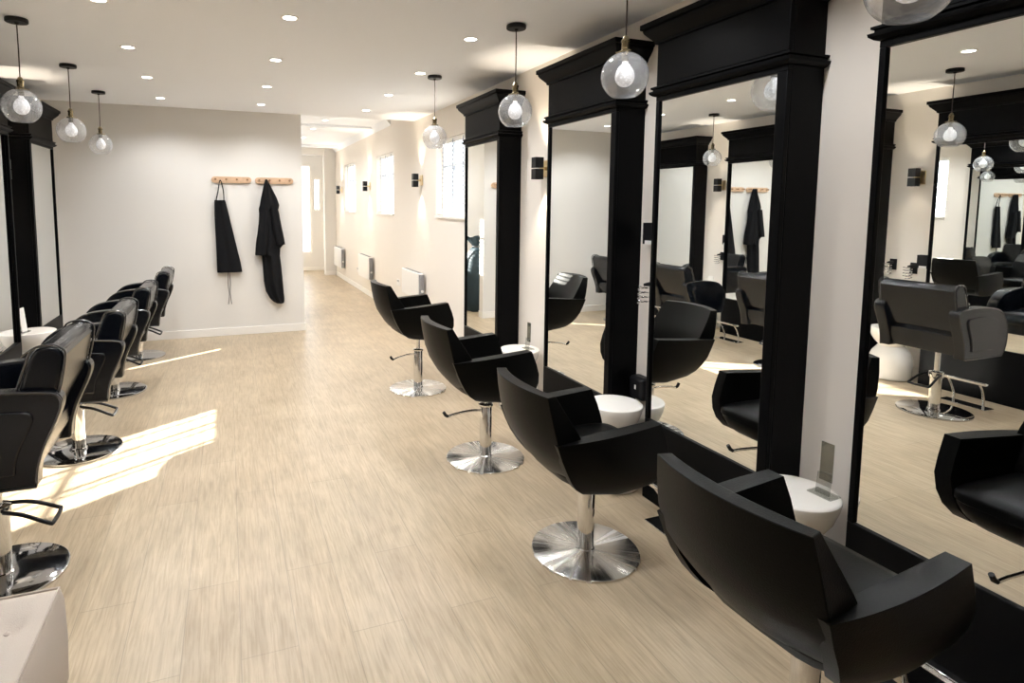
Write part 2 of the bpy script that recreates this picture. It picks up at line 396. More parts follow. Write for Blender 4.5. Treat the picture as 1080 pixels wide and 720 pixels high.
make_station('black mirror station on the right wall, second from the window with the blind', XR, PI, 2.790, 3.536)
make_station('black mirror station with the wide dark end face, third from the window', XR, PI, 1.720, 2.466)
make_station('black mirror station cut off by the right edge of the photo', XR, PI, 0.633, 1.379)
make_station('black mirror station on the left wall, beside the coat wall', XL, 0, 6.076, 6.815)
make_station('black mirror station on the left wall, second from the coat wall', XL, 0, 4.79, 5.555, 0.033)
make_station('black mirror station third from the coat wall on the left, seen in mirrors', XL, 0, 3.79, 4.55)
make_station('black mirror station on the left wall nearest the bench, seen in mirrors', XL, 0, 2.545, 3.315)

# ------------------------------------------------------------------ styling chairs by the right wall
ROWS = [(0.000, -0.03, 0.07), (0.008, -0.09, 0.135), (0.026, -0.145, 0.178), (0.06, -0.19, 0.205), (0.10, -0.222, 0.214), (0.15, -0.252, 0.208), (0.20, -0.275, 0.190), (0.265, -0.30, 0.158)]
YO = [(0, 0.185), (0.03, 0.215), (0.08, 0.245), (0.15, 0.265), (0.265, 0.272)]
def arm_bm(s):
    bm = B(); rs = []; n = 12; T = 0.055
    for (h, xa, xb) in ROWS:
        yo = lerp(YO, h); outer = []; inner = []
        for k in range(n + 1):
            x = xa + (xb - xa) * k / n
            zz = h + 0.035 * max(0, (x + 0.29) / 0.46) * (h / 0.265) ** 1.5
            bow = 0.012 * math.sin(PI * k / n) - 0.018 * (1 - k / n) ** 3
            outer.append((x, s * (yo + bow), zz)); inner.append((x, s * (yo - T), zz))
        rs.append(outer + inner[::-1])
    return rings(bm, rs)
def back_bm():
    # closed section across the width at each height; rear face bowed, front face flatter, thicker lower down
    XRE = [(0.055, -0.175), (0.09, -0.220), (0.15, -0.272), (0.22, -0.313), (0.30, -0.340), (0.38, -0.356), (0.452, -0.368)]
    HW = [(0.055, 0.14), (0.09, 0.19), (0.15, 0.232), (0.22, 0.25), (0.30, 0.248), (0.38, 0.24), (0.452, 0.228)]
    TH = [(0.055, 0.06), (0.15, 0.10), (0.26, 0.115), (0.30, 0.105), (0.38, 0.07), (0.452, 0.040)]
    bm = B(); rs = []; n = 12
    for h in (0.055, 0.075, 0.10, 0.13, 0.17, 0.22, 0.26, 0.30, 0.34, 0.38, 0.42, 0.452):
        xr, hw, th = lerp(XRE, h), lerp(HW, h), lerp(TH, h)
        rear = []; front = []
        for k in range(n + 1):
            u = -1 + 2 * k / n; b = 0.05 * u * u
            rear.append((xr + b - 0.012, u * hw, h - 0.006 * u * u)); front.append((xr + th + b * 0.75, u * (hw - 0.012), h - 0.006 * u * u))
        rs.append(rear + front[::-1])
    return rings(bm, rs)
def seatbase_bm():
    bm = B(); rs = []; n = 10
    for (h, xa, xb) in [(0.0, -0.05, 0.08), (0.006, -0.10, 0.14), (0.022, -0.15, 0.19), (0.05, -0.195, 0.225), (0.085, -0.215, 0.24), (0.105, -0.2, 0.24)]:
        yo = lerp(YO, h) - 0.03; ring = []
        for k in range(24):
            t = 2 * PI * k / 24; ex = 0.45
            cx = math.copysign(abs(math.cos(t)) ** ex, math.cos(t)); sy = math.copysign(abs(math.sin(t)) ** ex, math.sin(t))
            ring.append(((xa + xb) / 2 + (xb - xa) / 2 * cx, yo * sy, h + 0.004))
        rs.append(ring)
    return rings(bm, rs)
def cushion_bm(x0, x1, hw, z0, z1, crown=0.012):
    bm = B(); rs = []
    for h, ins in ((z0, 0.012), (z0 + 0.012, 0), (z1 - 0.016, 0), (z1 - 0.004, 0.008), (z1 + crown*0.6, 0.05), (z1 + crown, 0.13)):
        ring = []
        for k in range(32):
            t = 2 * PI * k / 32; ex = 0.32
            c = math.copysign(abs(math.cos(t)) ** ex, math.cos(t)); s = math.copysign(abs(math.sin(t)) ** ex, math.sin(t))
            ring.append(((x0 + x1) / 2 + ((x1 - x0) / 2 - ins) * c, (hw - ins) * s, h))
        rs.append(ring)
    return rings(bm, rs)
def lever_into(t, ang, z, tipup=0.02):
    c, s = math.cos(ang), math.sin(ang)
    pts = smooth_pts([(0.034*c, 0.034*s, z), (0.10*c, 0.10*s, z + 0.004), (0.19*c, 0.19*s, z - 0.006), (0.235*c, 0.235*s, z - 0.016), (0.25*c, 0.25*s, z - 0.010)])
    l = obj('pump_lever', tube(B(), pts, 0.007, 10), 'chrome', t)
    obj('lever_grip', tube(B(), [(0.235*c, 0.235*s, z - 0.017), (0.25*c, 0.25*s, z - 0.008), (0.262*c, 0.262*s, z + 0.012)], [0.0085, 0.010, 0.0095], 10), 'blackplastic', l)
    return l
def make_tub_chair(label, loc, z0, rz, lever):
    t = thing('salon_chair', label, 'chair', loc, rz, 'black tub salon chairs along the right wall')
    b = obj('base_disc', lathe(B(), [(0.0001, 0.0), (0.2315, 0.0), (0.2325, 0.003), (0.2315, 0.009), (0.228, 0.0115), (0.12, 0.0135), (0.045, 0.0145), (0.0001, 0.0146)], 72), 'brushed', t)
    obj('column', lathe(B(), [(0.0001, 0.014), (0.040, 0.014), (0.040, 0.02), (0.0365, 0.024), (0.0365, 0.315), (0.034, 0.322), (0.0001, 0.322)], 32), 'chrome', t)
    obj('column_cap', lathe(B(), [(0.0001, 0.322), (0.043, 0.322), (0.045, 0.328), (0.045, 0.333), (0.03, 0.338), (0.0001, 0.338)], 24), 'chrome', t)
    obj('piston', lathe(B(), [(0.0001, 0.33), (0.0155, 0.33), (0.0155, z0 + 0.01), (0.0001, z0 + 0.01)], 20), 'chrome', t)
    lever_into(t, lever, 0.295)
    for nm, bm, bv in (('backrest', back_bm(), 0.011), ('armrest', arm_bm(1), 0.012), ('armrest', arm_bm(-1), 0.012), ('seat_shell', seatbase_bm(), 0.006), ('seat_cushion', cushion_bm(-0.20, 0.238, 0.212, 0.095, 0.145), 0)):
        o = obj(nm, bm, 'leather', t, bevel=bv, seg=3, angle=45); o.location.z = z0
    return t
make_tub_chair('black tub salon chair farthest away, near the white wall heaters', (1.425, 4.633, 0), 0.445, 0.03, 3.4)
make_tub_chair('black tub salon chair with its chrome lever sticking out, second from the heaters', (1.400, 3.186, 0), 0.397, 0.0, PI - 0.05)
make_tub_chair('black tub salon chair on a wholly visible steel disc, second from the front', (1.420, 2.136, 0), 0.345, 0.0, 0.45)
make_tub_chair('black tub salon chair nearest the camera, its back filling the bottom right corner', (1.415, 1.070, 0), 0.385, 0.04, 0.14)

# ------------------------------------------------------------------ square chairs by the left wall
def armB_bm(s):
    # side panel: rounded front top, S shaped rear edge
    out = smooth_pts([(-0.215, 0.0), (-0.222, 0.07), (-0.245, 0.15), (-0.285, 0.24), (-0.305, 0.30), (-0.298, 0.335), (-0.26, 0.352), (-0.10, 0.362), (0.07, 0.350), (0.17, 0.315), (0.235, 0.235), (0.25, 0.14), (0.235, 0.05), (0.20, 0.0)], 4)
    poly = [(p.x, p.y) for p in out]
    bm = B(); y0, y1 = (0.215, 0.285) if s > 0 else (-0.285, -0.215)
    return prism(bm, poly, 'y', y0, y1), poly
def make_square_chair(label, loc, z0, rz):
    t = thing('salon_chair', label, 'chair', loc, rz, 'black square salon chairs along the left wall')
    obj('base_disc', lathe(B(), [(0.0001, 0.0), (0.2315, 0.0), (0.2325, 0.003), (0.2315, 0.010), (0.227, 0.0125), (0.05, 0.0145), (0.0001, 0.0146)], 72), 'polished', t)
    obj('column', lathe(B(), [(0.0001, 0.014), (0.042, 0.014), (0.042, 0.022), (0.037, 0.026), (0.037, 0.26), (0.046, 0.262), (0.046, 0.30), (0.03, 0.306), (0.0001, 0.306)], 32), 'chrome', t)
    obj('piston', lathe(B(), [(0.0001, 0.30), (0.018, 0.30), (0.018, z0 + 0.02), (0.0001, z0 + 0.02)], 20), 'chrome', t)
    pts = smooth_pts([(-0.03, 0.045, 0.285), (-0.10, 0.06, 0.27), (-0.185, 0.07, 0.228), (-0.20, 0.055, 0.222), (-0.20, -0.055, 0.222), (-0.185, -0.07, 0.228), (-0.10, -0.06, 0.27), (-0.03, -0.045, 0.285)], 4)
    obj('pump_lever', tube(B(), pts, 0.008, 10), 'blackplastic', t)
    parts = []
    bm = prism(B(), [(-0.205, 0.175), (-0.285, 0.33), (-0.314, 0.472), (-0.302, 0.502), (-0.270, 0.514), (-0.222, 0.506), (-0.202, 0.472), (-0.165, 0.36), (-0.12, 0.20)], 'y', -0.255, 0.255)
    bk = obj('backrest', bm, 'leather2', t, bevel=0.014, seg=3, angle=30); parts.append(bk)
    for s in (-1, 1):
        bm = B()
        tube(bm, smooth_pts([(-0.215, s*0.253, 0.20), (-0.288, s*0.253, 0.33), (-0.317, s*0.253, 0.472), (-0.304, s*0.253, 0.505), (-0.270, s*0.253, 0.518), (-0.220, s*0.253, 0.509), (-0.198, s*0.253, 0.472), (-0.160, s*0.253, 0.36)], 4), 0.0045, 6)
        obj('piping', bm, 'piping', bk)
    lp = obj('lumbar_panel', prism(B(), [(-0.175, 0.01), (-0.215, 0.09), (-0.218, 0.16), (-0.15, 0.165), (-0.12, 0.01)], 'y', -0.215, 0.215), 'leather2', t, bevel=0.008, seg=2); parts.append(lp)
    for s in (-1, 1):
        bm, poly = armB_bm(s); a = obj('armrest', bm, 'leather2', t, bevel=0.016, seg=3, angle=50); parts.append(a)
        bm = B(); yy = s*0.284
        tube(bm, [(x*0.985-0.0, yy, z*0.985+0.002) for x, z in poly], 0.0045, 6, closed=True)
        obj('piping', bm, 'piping', a)
        inner = [(x*0.70+0.0, z*0.66+0.055) for x, z in poly]
        obj('side_pad', prism(B(), inner, 'y', *sorted((s*0.28, s*0.294))), 'leather2', a, bevel=0.006, seg=2, angle=50)
    parts.append(obj('seat_cushion', cushion_bm(-0.18, 0.27, 0.213, 0.09, 0.19), 'leather2', t, angle=45))
    parts.append(obj('seat_base', box(B(), -0.17, 0.24, -0.213, 0.213, 0.015, 0.09), 'leather2', t, bevel=0.01))
    for o in parts: o.location.z = z0
    return t
make_square_chair('black square salon chair on the left, nearest the taupe bench', (-0.892, 2.80, 0), 0.468, PI)
make_square_chair('black square salon chair in the left row, second from the bench', (-0.885, 4.13, 0), 0.375, PI)
make_square_chair('black square salon chair in the left row, third from the bench', (-0.890, 5.38, 0), 0.345, PI)
make_square_chair('black square salon chair at the far end of the left row, nearest the coat wall', (-0.855, 6.57, 0), 0.345, PI)

# ------------------------------------------------------------------ pedestal tables with card holders
def make_table(label, loc, r=0.148, rt=0.148):
    t = thing('pedestal_table', label, 'side table', loc, 0, 'white round pedestal tables')
    obj('foot', lathe(B(), [(0.0001, 0.0), (rt-0.016, 0.0), (rt-0.006, 0.006), (rt, 0.02), (rt, 0.14), (rt-0.006, 0.19), (rt-0.022, 0.235), (rt-0.05, 0.27), (rt-0.065, 0.29), (0.0001, 0.29)], 48), 'ceramic', t)
    obj('bowl_top', lathe(B(), [(0.0001, 0.285), (rt-0.068, 0.285), (rt-0.066, 0.30), (r-0.045, 0.33), (r-0.022, 0.365), (r-0.006, 0.41), (r, 0.437), (r-0.001, 0.446), (r-0.006, 0.450), (r-0.012, 0.450), (0.0001, 0.4495)], 48), 'ceramic', t)
    return t
def make_holder(label, loc, rz):
    t = thing('card_holder', label, 'card holder', loc, rz, 'clear card holders on the white tables')
    obj('foot_plate', box(B(), -0.03, 0.03, -0.045, 0.045, 0, 0.005), 'acrylic', t, smooth=False)
    obj('upright', rings(B(), [[(-0.012, y, 0.005), (-0.004, y, 0.005), (0.004, y, 0.08), (-0.004, y, 0.08)] for y in (-0.026, 0.026)]), 'acrylic', t, smooth=False)
    obj('card', rings(B(), [[(0.004, y, 0.052), (0.007, y, 0.052), (0.009, y, 0.195), (0.006, y, 0.195)] for y in (-0.024, 0.024)]), 'smoke', t, smooth=False)
    return t
make_table('white round pedestal table between the two farthest right mirror stations, card holder on top', (1.99, 3.92, 0))
make_table('empty white round pedestal table beside the second tub chair from the front', (1.918, 2.641, 0))
make_table('white round pedestal table with card holder, next to the nearest tub chair', (1.945, 1.556, 0), 0.150)
make_table('white round pedestal table by the left wall with a white card on it', (-1.545, 5.84, 0), 0.172, 0.165)
make_table('white round pedestal table under the left wall lamp, seen in the near right mirror', (-1.5, 3.53, 0), 0.172, 0.165)
make_holder('clear card holder on the white table next to the nearest tub chair', (2.02, 1.500, 0.450), 0.05)
make_holder('clear card holder on the farthest white table of the right wall', (2.05, 3.90, 0.450), 0.05)
t = thing('card_holder', 'white card standing on the round table by the left wall', 'card holder', (-1.585, 5.80, 0.450), 2.9, 'clear card holders on the white tables')
obj('foot_plate', box(B(), -0.03, 0.03, -0.04, 0.04, 0, 0.006), 'acrylic', t, smooth=False)
obj('card', rings(B(), [[(-0.004, y, 0.006), (0.002, y, 0.006), (0.022, y, 0.20), (0.016, y, 0.20)] for y in (-0.036, 0.036)]), 'white', t, smooth=False)

# ------------------------------------------------------------------ footrests
def make_footrest(label, loc, rz):
    t = thing('footrest', label, 'footrest', loc, rz, 'chrome footrests on the floor')
    obj('floor_plate', box(B(), -0.055, 0.055, -0.16, 0.16, 0.0, 0.006), 'chrome', t, bevel=0.002)
    for s in (-1, 1):
        obj('leg', tube(B(), smooth_pts([(-0.035, s*0.10, 0.006), (-0.03, s*0.10, 0.06), (0.0, s*0.105, 0.13), (0.04, s*0.105, 0.185)]), 0.009, 10), 'chrome', t)
    obj('foot_bar', box(B(), 0.02, 0.055, -0.15, 0.15, 0.183, 0.205), 'chrome', t, bevel=0.005)
    return t
for y, lb in ((4.68, 'farthest right mirror station'), (3.18, 'second farthest right mirror station'), (2.10, 'third mirror station from the window'), (1.02, 'mirror station at the right edge of the photo')):
    make_footrest('chrome footrest in front of the ' + lb, (1.885, y, 0), PI)
for y, lb in ((6.46, 'left mirror station beside the coat wall'), (5.17, 'second left mirror station from the coat wall'), (4.17, 'third left mirror station from the coat wall'), (2.82, 'left mirror station nearest the bench')):
    make_footrest('chrome footrest in front of the ' + lb, (-1.30, y, 0), 0)

# ------------------------------------------------------------------ pendants
def make_pendant(label, loc):
    t = thing('pendant_lamp', label, 'pendant lamp', loc, 0, 'clear glass globe pendant lamps')
    zc = 2.046 - ZC; R = 0.098
    obj('canopy', lathe(B(), [(0.0001, -0.001), (0.054, -0.001), (0.056, -0.005), (0.056, -0.021), (0.053, -0.024), (0.012, -0.025), (0.008, -0.034), (0.0001, -0.034)], 32), 'blackplastic', t)
    obj('cord', tube(B(), [(0,0,-0.03), (0.0008,0,-0.2), (0,0,zc + 0.16)], 0.0032, 8), 'cord', t)
    sk = obj('lamp_socket', lathe(B(), [(0.0001, 0.165), (0.006, 0.165), (0.012, 0.158), (0.014, 0.15), (0.019, 0.146), (0.019, 0.138), (0.0165, 0.134), (0.0165, 0.108), (0.020, 0.104), (0.0295, 0.100), (0.0295, 0.094), (0.015, 0.092), (0.015, 0.060), (0.0001, 0.060)], 28, (0,0,zc)), 'brass', t)
    for k in range(3):
        a = 2.1 * k + 0.4
        obj('thumb_screw', tube(B(), [(0.028*math.cos(a), 0.028*math.sin(a), zc+0.097), (0.040*math.cos(a), 0.040*math.sin(a), zc+0.097)], 0.004, 8), 'brass', sk)
    prof = []; a0, a1 = math.asin(0.027 / R), PI - math.asin(0.049 / R)
    n = 26
    outer = [(R*math.sin(a0+(a1-a0)*k/n), R*math.cos(a0+(a1-a0)*k/n)) for k in range(n+1)]
    inner = [(r*(R-0.0028)/R, z*(R-0.0028)/R) for r, z in outer[::-1]]
    obj('globe', lathe(B(), outer + inner, 48, (0,0,zc), loop=True), 'glass', t, angle=60)
    bp = [(0.0001, 0.062), (0.012, 0.060), (0.014, 0.048), (0.026, 0.037), (0.034, 0.024), (0.039, 0.008), (0.040, -0.006), (0.036, -0.022), (0.028, -0.034), (0.016, -0.042), (0.0001, -0.045)]
    obj('bulb', lathe(B(), bp, 28, (0,0,zc)), 'bulb', t, angle=80)
    return t
make_pendant('glass globe pendant in the right row, hung before the window', (1.572, 4.654, ZC))
make_pendant('glass globe pendant in the right row, second from the window', (1.570, 3.195, ZC))
make_pendant('glass globe pendant in the right row, third from the window', (1.572, 2.165, ZC))
make_pendant('glass globe pendant cut off by the top edge of the photo at the right', (1.572, 1.03, ZC))
make_pendant('glass globe pendant in the left row, closest to the coat wall', (-1.08, 6.45, ZC))
make_pendant('glass globe pendant in the left row, second from the coat wall', (-1.08, 5.32, ZC))
make_pendant('glass globe pendant in the left row, third from the coat wall', (-1.075, 4.13, ZC))
make_pendant('glass globe pendant in the left row nearest the bench, seen in the right mirrors', (-1.08, 2.95, ZC))

# ------------------------------------------------------------------ recessed ceiling lights
spot_d = bpy.data.lights.new('downlight_beam', 'SPOT'); spot_d.energy = DOWN_W * 4; spot_d.spot_size = math.radians(150); spot_d.spot_blend = 0.6
spot_d.shadow_soft_size = 0.035; spot_d.color = (0.97, 0.98, 1.0)
def make_downlight(label, loc):
    t = thing('ceiling_light', label, 'ceiling light', loc, 0, 'small round recessed ceiling lights')
    obj('trim_ring', lathe(B(), [(0.036, 0.0), (0.048, 0.0), (0.048, -0.003), (0.044, -0.006), (0.036, -0.004)], 32, loop=True), 'white', t)
    obj('lens', lathe(B(), [(0.0001, 0.0), (0.037, 0.0), (0.037, -0.0025), (0.0001, -0.003)], 28), 'led', t)
    s = bpy.data.objects.new('beam', spot_d); COL.objects.link(s); s.parent = t; s.location = (0, 0, -0.02)
    return t
ORD = ['closest to the coat wall', 'second from the coat wall', 'third from the coat wall', 'fourth from the coat wall', 'fifth from the coat wall', 'sixth from the coat wall, added unseen', 'seventh from the coat wall', 'eighth from the coat wall']
for nm, x, ys in (('left row', -0.584, (6.62, 5.59, 4.585, 3.595, 2.59, 1.6)), ('middle row', 0.35, (6.63, 5.62, 4.58, 3.54, 2.55, 1.6)), ('right row', 1.436, (6.58, 5.60, 4.60, 3.56, 2.57, 1.6))):  # last light of each row is out of view, added to light the room
    for k, y in enumerate(ys):
        make_downlight('round recessed ceiling light in the %s, %s' % (nm, ORD[k]), (x, y, ZC))
for k, (x, y) in enumerate(((1.338, 8.85), (1.305, 9.9), (1.305, 11.2))):
    make_downlight('round recessed corridor ceiling light, ' + ('nearest the main room', 'middle of the three', 'nearest the far opening')[k], (x, y, ZC2))

# ------------------------------------------------------------------ wall lamps
def make_sconce(label, loc, rz):
    t = thing('wall_lamp', label, 'wall lamp', loc, rz, 'black and brass up and down wall lamps')
    obj('back_plate', box(B(), 0.0, 0.014, -0.05, 0.05, -0.06, 0.06), 'gold', t, bevel=0.003)
    obj('arm', box(B(), 0.012, 0.06, -0.012, 0.012, -0.012, 0.012), 'gold', t, bevel=0.002)
    for s in (-1, 1):
        z0, z1 = (0.004, 0.078) if s > 0 else (-0.078, -0.004)
        bm = B(); box(bm, 0.05, 0.115, -0.032, -0.027, z0, z1); box(bm, 0.05, 0.115, 0.027, 0.032, z0, z1); box(bm, 0.05, 0.055, -0.027, 0.027, z0, z1); box(bm, 0.11, 0.115, -0.027, 0.027, z0, z1)
        zi = sorted((0.004*s, 0.012*s)); box(bm, 0.055, 0.11, -0.027, 0.027, *zi)
        sh = obj('lamp_cube', bm, 'blackplastic', t, smooth=False)
        zz = sorted((0.05*s, 0.054*s)); obj('lens', box(B(), 0.055, 0.11, -0.027, 0.027, *zz), 'glow', sh, smooth=False)
        d = bpy.data.lights.get('sconce_beam')
        if d is None:
            d = bpy.data.lights.new('sconce_beam', 'SPOT'); d.energy = 11; d.spot_size = math.radians(80); d.spot_blend = 0.7; d.shadow_soft_size = 0.02; d.color = (1, 0.85, 0.66)
        l = bpy.data.objects.new('beam', d); COL.objects.link(l); l.parent = t; l.location = (0.082, 0, 0.085*s)
        if s > 0: l.rotation_euler = (PI, 0, 0)
    return t
make_sconce('black cube wall lamp between the two farthest right mirror stations', (XR, 3.87, 1.772), PI)
make_sconce('black cube wall lamp between the two nearest windows', (XR, 6.90, 1.80), PI)
make_sconce('black cube wall lamp between the middle and the far window', (XR, 9.70, 1.81), PI)
make_sconce('black cube wall lamp beside the far pier, beyond the last window', (XR, 12.25, 1.81), PI)
make_sconce('black cube wall lamp on the left wall near the coat wall, seen in the mirrors', (XL, 5.81, 1.772), 0)
make_sconce('black cube wall lamp on the left wall, seen in the near mirror', (XL, 3.54, 1.772), 0)

# ------------------------------------------------------------------ wall heaters
def make_heater(label, y0, y1, z0, z1):
    t = thing('wall_heater', label, 'heater', (XR, (y0+y1)/2, z0), PI, 'white electric wall heaters')
    L = y1 - y0; h = z1 - z0
    obj('body', box(B(), 0.018, 0.085, -L/2, L/2-0.05, 0, h), 'plastic', t, bevel=0.01, seg=3)
    bm = B()
    for k in range(14):
        yy = -L/2+0.05+(L-0.17)*k/13; box(bm, 0.03, 0.072, yy, yy+0.025, h-0.001, h+0.003)
    obj('top_grille', bm, 'greyplastic', t, smooth=False)
    obj('side_controls', box(B(), 0.022, 0.08, L/2-0.05, L/2, 0.015, h-0.015), 'greyplastic', t, bevel=0.006)
    for zz in (0.08, h-0.08): obj('wall_bracket', box(B(), 0.0, 0.02, -0.2, 0.2, zz-0.015, zz+0.015), 'greyplastic', t)
    obj('control_knob', lathe(B(), [(0.0001, 0), (0.016, 0), (0.015, 0.012), (0.0001, 0.012)], 18, (0.05, L/2, h*0.35), axis='y'), 'plastic', t)
    return t
make_heater('white electric wall heater behind the farthest tub chair, under the nearest window', 6.72, 7.50, 0.38, 0.70)
make_heater('white electric wall heater under the middle window', 9.42, 10.3, 0.30, 0.675)
make_heater('white electric wall heater farthest down the corridor by the pier', 11.95, 12.85, 0.24, 0.64)

def make_socket(label, loc, rz, mat='plastic', two=True):
    t = thing('wall_socket', label, 'socket', loc, rz)
    obj('plate', box(B(), 0, 0.01, -0.073, 0.073, -0.043, 0.043), mat, t, bevel=0.003)
    for s in (-1, 1):
        obj('switch', box(B(), 0.01, 0.015, s*0.025-0.008, s*0.025+0.008, 0.012, 0.032), 'white' if mat != 'plastic' else 'greyplastic', t)
    return t
make_socket('white socket on the right wall beside the heater under the nearest window', (XR, 7.95, 0.45), PI)
make_socket('white socket on the right wall beyond the middle heater', (XR, 10.72, 0.345), PI)
t = thing('wall_socket', 'black rounded socket box low on the right wall behind the empty pedestal table', 'socket', (XR, 2.70, 0.50), PI)
obj('cover', box(B(), 0, 0.075, -0.062, 0.062, -0.07, 0.06), 'blackplastic', t, bevel=0.022, seg=4)
obj('indicator', box(B(), 0.074, 0.0775, -0.006, 0.006, -0.01, 0.014), 'white', t, smooth=False)

# ------------------------------------------------------------------ tool holders between the stations
def make_coil(label, loc, rz):
    t = thing('dryer_holder', label, 'hairdryer holder', loc, rz, 'black spiral hairdryer holders')
    obj('wall_plate', box(B(), 0, 0.012, -0.03, 0.03, -0.05, 0.05), 'blackplastic', t, bevel=0.003)
    obj('arm', tube(B(), [(0.01, 0, 0.02), (0.05, 0, 0.02), (0.085, 0, 0.018)], [0.012, 0.012, 0.008], 10), 'blackplastic', t)
    pts = [(0.085 + 0.034*math.cos(a), 0.034*math.sin(a), 0.012 - 0.10*a/(8*PI)) for a in [k*2*PI/16 for k in range(65)]]
    obj('spiral', tube(B(), pts, 0.0035, 8), 'chrome', t)
    return t
make_coil('spiral hairdryer holder on the right wall under the black tool box', (XR, 2.64, 1.065), PI)
make_coil('spiral hairdryer holder on the left wall above the table near the coat wall', (XL, 5.76, 0.90), 0)
make_coil('left spiral hairdryer holder of the pair seen in the near right mirror', (XL, 3.71, 0.99), 0)
make_coil('right spiral hairdryer holder of the pair seen in the near right mirror', (XL, 3.53, 0.97), 0)
def make_swbox(label, loc, rz):
    t = thing('tool_box', label, 'tool box', loc, rz, 'small black tool boxes on the wall')
    bm = B(); box(bm, 0, 0.055, -0.05, 0.05, 0, 0.012); box(bm, 0, 0.006, -0.05, 0.05, 0.012, 0.115); box(bm, 0.049, 0.055, -0.05, 0.05, 0.012, 0.115)
    box(bm, 0.006, 0.049, -0.05, -0.044, 0.012, 0.115); box(bm, 0.006, 0.049, 0.044, 0.05, 0.012, 0.115)
    obj('tray', bm, 'blackplastic', t)
    obj('label_strip', box(B(), 0.055, 0.057, -0.03, 0.03, 0.0, 0.02), 'plastic', t, smooth=False)
    return t
make_swbox('black tool box on the right wall above the spiral holder', (XR, 2.655, 1.30), PI)
make_swbox('black tool box on the left wall beside the spiral holders, seen in the near mirror', (XL, 3.43, 0.98), 0)
make_swbox('black tool box on the left wall, second mirror station from the coat wall', (XL, 5.67, 1.05), 0)

# ------------------------------------------------------------------ coat rails, apron, gown
def make_rail(label, x0, x1, z):
    t = thing('coat_rail', label, 'coat rail', ((x0+x1)/2, YB, z), 0, 'pine coat rails')
    L = x1 - x0; h = 0.036; poly = []
    for k in range(9): a = -PI/2 + PI*k/8; poly.append((L/2-h + h*math.cos(a), h*math.sin(a)))
    for k in range(9): a = PI/2 + PI*k/8; poly.append((-L/2+h + h*math.cos(a), h*math.sin(a)))
    obj('board', prism(B(), poly, 'y', -0.022, 0.0), 'wood', t, bevel=0.003)
    for k in range(4):
        x = -L/2+0.045+(L-0.09)*k/3
        obj('peg', lathe(B(), [(0.0001, -0.075), (0.009, -0.075), (0.012, -0.07), (0.011, -0.064), (0.007, -0.058), (0.007, -0.02), (0.0001, -0.02)], 14, (x, 0, 0.004), axis='y'), 'peg', t)
    return t
make_rail('pine coat rail on the cream wall holding the black apron', -0.163, 0.262, 1.778)
make_rail('pine coat rail on the cream wall holding the black gown', 0.300, 0.724, 1.776)

def cloth(rows, yc, depth, amp, nf, ph=0.0, n=22):
    """a hanging cloth: rows of (z, x left, x right) give its outline, folds run down it"""
    bm = B(); rs = []
    for (z, a, b) in rows:
        fr = []; bk = []
        for k in range(n + 1):
            u = k / n; x = a + (b - a) * u
            f = amp * math.sin(nf * PI * u + ph + 0.8 * z) * (0.4 + 0.6 * math.sin(PI * u))
            e = math.sin(PI * u) ** 0.5 if 0 < u < 1 else 0
            fr.append((x, yc - depth * (0.25 + 0.75 * e) - f * e, z)); bk.append((x, yc + depth * 0.2 - f * 0.3 * e, z))
        rs.append(fr + bk[::-1])
    return rings(bm, rs)
def pxz(u, v):
    """outline points of the hanging clothes, given on the coat wall: x and z in metres"""
    return u, v
t = thing('apron', 'black apron hanging by its neck strap from the left pine rail', 'apron', (-0.05, YB, 0), 0)
ox = -0.05
AP = [(1.55, -0.075, 0.035), (1.53, -0.078, 0.04), (1.40, -0.080, 0.068), (1.25, -0.078, 0.098), (1.10, -0.075, 0.128), (0.95, -0.073, 0.158), (0.86, -0.072, 0.178), (0.78, -0.072, 0.19), (0.735, -0.070, 0.195)]
AP = [(z, a + ox*0 - 0.01, b - 0.01) for z, a, b in AP]
obj('body', cloth(AP, -0.035, 0.035, 0.010, 3.0), 'cloth', t, angle=80)
obj('neck_strap', tube(B(), smooth_pts([(-0.068, -0.035, 1.55), (-0.045, -0.04, 1.66), (-0.02, -0.068, 1.772), (0.008, -0.045, 1.66), (0.012, -0.035, 1.55)]), 0.006, 8), 'cloth', t)
obj('tie_string', tube(B(), smooth_pts([(0.035, -0.05, 0.76), (0.03, -0.045, 0.60), (0.04, -0.05, 0.48), (0.028, -0.045, 0.37)]), 0.004, 6), 'string', t)
obj('tie_string', tube(B(), smooth_pts([(0.045, -0.05, 0.76), (0.055, -0.045, 0.62), (0.05, -0.05, 0.50), (0.062, -0.045, 0.37)]), 0.004, 6), 'string', t)
t = thing('gown', 'black salon gown hanging from the right pine rail', 'gown', (0.45, YB, 0), 0)
GW = [(1.79, -0.040, -0.020), (1.74, -0.055, 0.006), (1.66, -0.072, 0.045), (1.58, -0.090, 0.082), (1.50, -0.105, 0.108), (1.455, -0.118, 0.098), (1.44, -0.118, 0.078), (1.36, -0.112, 0.085), (1.25, -0.122, 0.110), (1.12, -0.150, 0.145), (1.05, -0.160, 0.155), (1.0, -0.165, 0.108), (0.93, -0.17, 0.105), (0.915, -0.095, 0.102), (0.80, -0.088, 0.115), (0.62, -0.082, 0.128), (0.50, -0.062, 0.136), (0.42, -0.02, 0.142), (0.375, 0.02, 0.142), (0.355, 0.055, 0.135)]
obj('body', cloth(GW, -0.04, 0.06, 0.016, 4.0, 0.6), 'cloth', t, angle=80)
obj('sleeve', cloth([(1.47, 0.01, 0.085), (1.40, 0.012, 0.10), (1.25, 0.03, 0.125), (1.12, 0.055, 0.150), (1.045, 0.07, 0.160)], -0.10, 0.03, 0.008, 2.0), 'cloth', t, angle=80)
